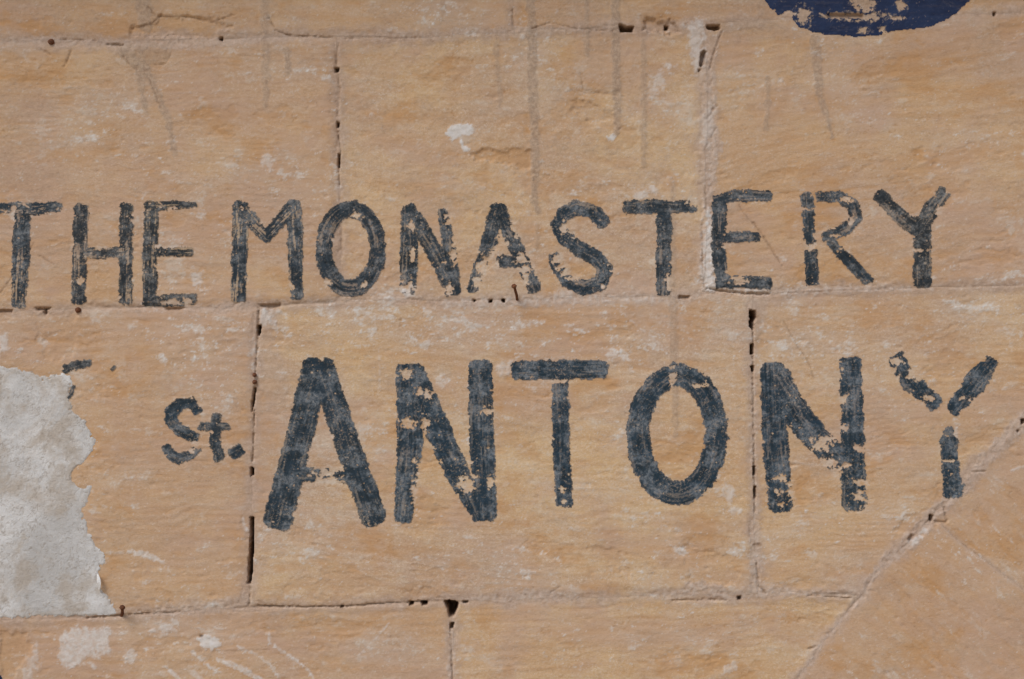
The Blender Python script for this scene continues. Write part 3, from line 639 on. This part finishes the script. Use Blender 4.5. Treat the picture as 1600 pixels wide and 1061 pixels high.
def make_stone():
    n = NT('limestone')
    va = n.t.nodes.new('ShaderNodeVectorMath'); va.operation = 'MULTIPLY_ADD'        # each block has its own grain
    n.link(n.attr('tint'), va.inputs[0]); va.inputs[1].default_value = (37.0, 0.0, 53.0)
    n.link(n.tc.outputs['Object'], va.inputs[2]); n.vec = va.outputs[0]
    c = stone_colour(n)
    c = n.mix(n.math('MULTIPLY', n.attr('tint'), .62), c, (.53, .345, .23))
    c = n.mix(n.math('MULTIPLY', n.attr('pink'), .85), c, (.55, .375, .27))
    c = n.mix(n.math('MULTIPLY', n.attr('grime'), .52), c, n.mix(n.ramp(n.noise(120, 6, .75, (1, 1, 1.5), .3, 15.0), .4, .62), (.40, .275, .19), (.54, .395, .285)))
    c = n.mix(n.math('MULTIPLY', n.attr('ochre'), .75), c, (.54, .30, .13))
    mg = n.mix(n.ramp(n.noise(110, 6, .75), .35, .68), (.43, .315, .245), (.60, .47, .385))
    c = n.mix(n.math('MULTIPLY', n.attr('mortar'), .85), c, mg)
    wg = n.mix(n.ramp(n.noise(60, 6, .7), .35, .65), (.63, .545, .445), (.69, .635, .57))
    c = n.mix(n.attr('white'), c, wg)
    kg = n.mix(n.ramp(n.noise(90, 6, .7), .35, .65), (.66, .63, .59), (.76, .75, .74))
    c = n.mix(n.attr('chalk'), c, kg)
    dg = n.mix(n.ramp(n.noise(190, 5, .75), .40, .64), (.37, .27, .20), (.53, .405, .30))
    c = n.mix(n.math('MULTIPLY', n.attr('drip'), .85), c, dg)
    c = n.mix(n.math('MULTIPLY', n.attr('earth'), .75), c, (.23, .125, .06))
    b = n.bump(n.noise(260, 6, .78, (1, 1, 1.4)), .0014, .6)
    b = n.bump(n.noise(80, 8, .78, (.85, 1, 1.3), .5), .0018, .5, b)
    return n.done(c, .93, b, .18)

def make_plaster():
    n = NT('white_plaster')
    c = n.mix(n.ramp(n.noise(9, 6, .65), .35, .65), (.53, .52, .505), (.74, .735, .725))
    c = n.mix(n.ramp(n.noise(7, 8, .72, (1, 1, 1), 1.6, 4.0), .48, .68, 0, .75), c, (.50, .43, .355))
    c = n.mix(n.ramp(n.noise(75, 8, .8, (1, 1, 1), 2.6, 2.0), .53, .66, 0, .7), c, (.40, .355, .31))
    c = n.mix(n.math('MULTIPLY', n.attr('stain'), .7), c, (.46, .395, .325))
    c = n.mix(n.math('MULTIPLY', n.attr('fibre'), .65), c, (.34, .29, .24))
    c = n.mix(n.ramp(n.noise(260, 4, .7, (1, 1, 1), .6, 8.0), .62, .76, 0, .5), c, (.34, .29, .25))
    b = n.bump(n.noise(70, 8, .75, (1, 1, 1), 1.6), .003, .6)
    b = n.bump(n.noise(280, 5, .75), .0012, .6, b)
    return n.done(c, .92, b, .2)

def make_paint(name, blue):
    n = NT(name)
    stone = stone_colour(n)
    st, sc = n.attr('streak'), n.attr('scuff')
    dark = n.mix(blue, (.018, .022, .026), (.010, .025, .038))
    dark2 = n.mix(blue, (.040, .045, .049), (.022, .054, .084))
    c = n.mix(st, dark, dark2)
    c = n.mix(n.ramp(n.noise(28, 6, .7, (1, 1, 1.4), .4), .42, .68, 0, .7), c, n.mix(blue, (.030, .036, .042), (.014, .047, .082)))
    gre = n.mix(blue, (.20, .20, .195), (.18, .215, .25))
    grain = n.ramp(n.noise(170, 7, .8, (1, 1, 1), .3, 4.0), .38, .60, .1, 1.0)
    c = n.mix(n.math('MULTIPLY', n.math('MULTIPLY', sc, grain), .95), c, gre)
    fleck = n.math('MULTIPLY', n.ramp(n.noise(230, 5, .78, (1, 1, 1.1), .4, 2.0), .53, .64), n.ramp(n.noise(17, 7, .75, (1, 1, 1), .3, 8.0), .42, .64, .05, 1.0))
    c = n.mix(n.math('MULTIPLY', fleck, .7), c, n.mix(.5, stone, (.32, .29, .25)))
    c = n.mix(n.attr('thin'), c, stone)
    b = n.bump(n.noise(220, 6, .75), .0014, .6)
    b = n.bump(st, .0004, .6, b)
    return n.done(c, n.ramp(n.noise(60, 4, .6), .3, .7, .66, .88), b, .3)

def make_blue():
    n = NT('blue_paint')
    c = n.mix(n.ramp(n.noise(12, 6, .7, (1, 1, 1), .4), .35, .65), (.010, .020, .062), (.018, .036, .095))
    c = n.mix(n.ramp(n.noise(40, 7, .75, (1, 1, 1.4), .4, 3.0), .56, .74, 0, .4), c, (.17, .165, .18))
    c = n.mix(n.ramp(n.noise(170, 4, .75, (1, 1, 1), 0, 6.0), .63, .74, 0, .7), c, (.42, .34, .27))
    c = n.mix(n.attr('thin'), c, (.34, .27, .21))
    b = n.bump(n.noise(200, 6, .75), .0012, .5)
    return n.done(c, .6, b, .3)

def make_rust():
    n = NT('rusty_iron')
    c = n.mix(n.ramp(n.noise(300, 5, .7), .35, .65), (.075, .030, .016), (.20, .075, .03))
    b = n.bump(n.noise(500, 5, .7), .0006, .8)
    return n.done(c, .8, b, .35, .15)

M_STONE = make_stone(); M_PLASTER = make_plaster(); M_BLUE = make_blue(); M_RUST = make_rust()
M_PAINT = {}
def paint_mat(blue):
    k = min((.15, .45, .65, .8), key=lambda b: abs(b - blue))
    if k not in M_PAINT: M_PAINT[k] = make_paint('black_paint' if k < .2 else 'blue_black_paint', k)
    return M_PAINT[k]

# ------------------------------------------------------------------ ground
def make_ground():
    n = NT('dry_sand')
    c = n.mix(n.ramp(n.noise(.7, 6, .6), .35, .65), (.42, .32, .21), (.52, .41, .28))
    c = n.mix(n.ramp(n.noise(40, 6, .7), .5, .75, 0, .5), c, (.34, .26, .18))
    b = n.bump(n.noise(25, 8, .7), .02, .5)
    m = n.done(c, .95, b, .1)
    g = 400.0; k = 40
    t = np.linspace(-1, 1, 2 * k + 1); a = np.sign(t) * np.abs(t) ** 3 * g
    gx, gy = np.meshgrid(a, a)
    gz = fbm(gx, gy, 3.0, 3.0, 3, 2300) * .02 * np.clip(np.abs(gy) / 1.0, 0, 1)
    co = np.stack([gx, gy, gz], -1).reshape(-1, 3)
    N = 2 * k + 1; ix = np.arange(N * N).reshape(N, N)
    q = np.stack([ix[:-1, :-1], ix[:-1, 1:], ix[1:, 1:], ix[1:, :-1]], -1).reshape(-1, 4)
    ob = build('ground', co, q, m, {})
    ob['kind'] = 'structure'
make_ground()

# ------------------------------------------------------------------ the wall and its blocks
wall = bpy.data.objects.new('stone_wall', None)
col.objects.link(wall)
wall['label'] = 'tan limestone block wall painted with dark hand lettering'
wall['category'] = 'wall'
flat = {k: np.clip(v, 0, 1).ravel() for k, v in A.items()}
lab_q = label[:-1, :-1].ravel()
mort_q = (mort[:-1, :-1] > .55).ravel()
for Lb in stones:
    qs = Q[(lab_q == Lb) & ~mort_q]
    if len(qs) == 0: continue
    build('stone_block', CO, qs, M_STONE, flat, wall)
build('mortar', CO, Q[mort_q], M_STONE, flat, wall)
# rubble core that gives the wall its thickness
def box(name, lo, hi, mat, parent):
    v = np.array([(x, y, z) for x in (lo[0], hi[0]) for y in (lo[1], hi[1]) for z in (lo[2], hi[2])], float)
    q = np.array([(0, 1, 3, 2), (4, 6, 7, 5), (0, 4, 5, 1), (2, 3, 7, 6), (0, 2, 6, 4), (1, 5, 7, 3)])
    return build(name, v, q, mat, {}, parent, False)
box('wall_core', (-2.43, .13, -.3), (2.43, .75, 3.78), M_STONE, wall)

# projecting stone ledge, added out of view to shade the top of the wall
def shade_ledge():
    x = -2.4; rg = random.Random(3)
    while x < 2.4:
        w = rg.uniform(.5, .85); x1 = min(x + w, 2.4); p = .28 + rg.uniform(-.006, .006)
        prof = [(.10, 2.76), (-p + .03, 2.76), (-p, 2.785), (-p, 2.93), (-p + .05, 2.965), (.10, 2.985)]
        co = [(xx, y, z) for xx in (x + .004, x1 - .004) for y, z in prof]; n = len(prof)
        q = [(k, (k + 1) % n, n + (k + 1) % n, n + k) for k in range(n)]
        q += [(0, 3, 2, 1), (0, 5, 4, 3), (n, n + 1, n + 2, n + 3), (n, n + 3, n + 4, n + 5)]
        build('shade_ledge_stone', np.array(co), np.array(q), M_STONE, {}, wall, False)
        x = x1
shade_ledge()

# ------------------------------------------------------------------ paint films and plaster, lying on the relief
def sampleH(x, y):
    i = np.clip(np.searchsorted(xs, x) - 1, 0, NX - 2); j = np.clip(np.searchsorted(ys, y) - 1, 0, NY - 2)
    tx = (x - xs[i]) / (xs[i + 1] - xs[i]); ty = (y - ys[j]) / (ys[j + 1] - ys[j])
    return (H[j, i] * (1 - tx) + H[j, i + 1] * tx) * (1 - ty) + (H[j + 1, i] * (1 - tx) + H[j + 1, i + 1] * tx) * ty

def film(name, box4, fields, mat, step, parent):
    x0, x1, y0, y1 = box4
    gx, gy = np.meshgrid(np.arange(x0, x1, step), np.arange(y0, y1, step))
    keep, lift, att = fields(gx, gy)
    h = sampleH(gx.ravel(), gy.ravel()).reshape(gx.shape) + lift
    ny, nx = gx.shape
    ix = np.arange(nx * ny).reshape(ny, nx)
    k = (keep[:-1, :-1].astype(int) + keep[1:, :-1] + keep[:-1, 1:] + keep[1:, 1:]) >= 3
    q = np.stack([ix[1:, :-1], ix[1:, 1:], ix[:-1, 1:], ix[:-1, :-1]], -1)[k]
    if len(q) == 0: return None
    return build(name, to_world(gx, gy, h).reshape(-1, 3), q.reshape(-1, 4), mat, {k: v.ravel() for k, v in att.items()}, parent)

def paint_film(P, name):
    def f(x, y):
        d, g = paint_field(P, x, y)
        keep = (d < 0) & (g < 0) & (plaster_field(x, y) > -1 if x.min() < 200 else True)
        thin = sstep(-.25, .05, g) * .3 + sstep(-2.5, 0, d) * .2
        if P['blue'] >= 1: thin = sstep(-.5, .05, g + .12 * nf(x, y, 7, 6, 3, P['seed'] + 61, .75)) * .7
        u, v = stroke_uv(P, x, y)
        sd = P['seed']
        st = nf(u, v, 3.4, 55, 3, sd + 31, .7) * .5 + nf(u, v, 9, 90, 2, sd + 35) * .4
        dry = sstep(.75, 1.6, st * 1.5 + .45 * nf(x, y, 5, 4.5, 3, sd + 71, .75) + .4 * nf(x, y, 55, 55, 2, sd + 75))
        thin = np.clip(np.maximum(thin, dry * P.get('dry', .3)), 0, .9)
        sc = nf(x, y, 40, 32, 6, sd + 41, .74) + .35 * st + .35 * nf(u, v, 60, 45, 2, sd + 45)
        return keep, np.full(x.shape, .45, np.float32), {'thin': thin, 'streak': sstep(-1.2, 1.2, st), 'scuff': sstep(-.7, 1.4, sc)}
    ob = film(name, paint_box(P), f, M_BLUE if P['blue'] >= 1 else paint_mat(P['blue'] + P.get('more', .14)), 1.2, wall)
    ob['label'] = P['label']
for P in L_: paint_film(P, 'painted_letter')
for P in frag: paint_film(P, 'paint_scrap')
paint_film(disc, 'painted_disc'); paint_film(disc2, 'painted_disc')

def pl_fields(x, y):
    d = plaster_field(x, y)
    e = sstep(0.6, -1.6, d)
    lift = e * (.85 + fbm(x, y, 120, 120, 4, 2120, .5) * .5 + fbm(x, y, 18, 14, 5, 2130, .7) * .22) - .4 * (1 - e)
    lift += -sstep(.05, 0, np.abs(fbm(x, y, 70, 50, 4, 2140, .65))) * .45 * e * sstep(-.2, .5, fbm(x, y, 90, 90, 2, 2150))
    stain = sstep(-.2, 1.8, nf(x, y, 70, 80, 6, 2160, .7))
    fib = sstep(.16, 0, np.abs(nf(x, y, 24, 20, 4, 2170, .7))) * sstep(-.6, 1.0, nf(x, y, 60, 60, 3, 2180))
    fib = np.maximum(fib, sstep(.10, 0, np.abs(nf(x, y, 60, 46, 4, 2190, .65))))
    lift = lift - .25 * fib
    return d < 1.0, lift, {'stain': stain, 'fibre': fib}
po = film('plaster_patch', (-330, 200, 535, 985), pl_fields, M_PLASTER, 1.6, wall)
po['label'] = 'torn patch of white plaster at the left edge'

# curled flake of plaster at the patch's edge
def flake():
    n = 9; co = []; q = []
    for i in range(n):
        t = i / (n - 1)
        for sgn, side in ((-1, 0), (1, 0), (1, 1), (-1, 1)):
            w = 4.2 * math.sin(math.pi * (.12 + .8 * t)) ** .8
            x = 154 + sgn * w * .8 + 3 * math.sin(t * 2.6); y = 896 + 24 * t
            h = 4 + 4.5 * math.sin(math.pi * t) + (2.5 if sgn > 0 else 0) - side * 1.2
            co.append(tuple(pt(x, y, h + float(sampleH(np.array([154.]), np.array([905.]))[0]))))
    for i in range(n - 1):
        a = i * 4; b = a + 4
        for k in range(4): q.append((a + k, a + (k + 1) % 4, b + (k + 1) % 4, b + k))
    q.append((0, 1, 2, 3)); q.append((4 * n - 1, 4 * n - 2, 4 * n - 3, 4 * n - 4))
    ob = build('plaster_flake', np.array(co), np.array(q), M_PLASTER, {}, wall, False)
    ob['label'] = 'curled white flake at the plaster edge'
flake()

# ------------------------------------------------------------------ nails
def nail(base, tip, r_shaft, r_head, label, seed, group=None):
    """base: where it enters the wall, tip: the head, both (x, y, out) in millimetres"""
    b = pt(*base); t = pt(*tip)
    ax = (t - b); L = ax.length; ax.normalize()
    b = b - ax * .02; L += .02
    rs, rh = r_shaft / 1000, r_head / 1000
    prof = [(0, rs * .7), (L * .3, rs), (L * .6, rs * 1.05), (L - rh * .55, rs * 1.08), (L - rh * .5, rh * .85), (L - rh * .15, rh), (L + rh * .15, rh * .92), (L + rh * .4, rh * .55), (L + rh * .48, 0.00002)]
    rot = ax.to_track_quat('Z', 'Y')
    rg = random.Random(seed); n = 14
    parts = (('shaft', prof[:4]), ('head', prof[3:]))
    root = bpy.data.objects.new('rusty_nail', None); col.objects.link(root)
    root.location = b
    root['label'] = label; root['category'] = 'nail'
    if group: root['group'] = group
    bend = rot @ Vector((rs * 1.2, 0, 0))
    for nm, pr in parts:
        co = []; q = []
        for i, (z, r) in enumerate(pr):
            for k in range(n):
                a = 2 * math.pi * k / n; rr = r * (1 + rg.uniform(-.09, .09))
                co.append(tuple(rot @ Vector((rr * math.cos(a), rr * math.sin(a), z)) + bend * math.sin(math.pi * min(z / L, 1))))
        for i in range(len(pr) - 1):
            for k in range(n):
                q.append((i * n + k, i * n + (k + 1) % n, (i + 1) * n + (k + 1) % n, (i + 1) * n + k))
        build(nm, np.array(co), np.array(q), M_RUST, {}, root)
nail((806, 468, -2), (803, 447, 22), 2.0, 4.2, 'rusty nail standing out below the chipped upper letter A', 1)
nail((187, 962, -2), (196, 945, 20), 2.3, 4.4, 'dark rusty nail by the lower corner of the white plaster', 2)
nail((398, 588, -4), (398, 585, 3), 2.0, 3.6, 'upper of two rusty nail heads in the upright joint', 3)
nail((398, 599, -4), (398, 596, 3), 2.0, 3.8, 'lower of two rusty nail heads in the upright joint', 4)
nail((80, 66, -4), (80, 65, 1.5), 2.4, 5.0, 'round rusty nail head in the top left joint', 5)
nail((122, 484, -4), (122, 484, 1.5), 2.2, 4.6, 'rusty nail head under the upper letter H', 6)
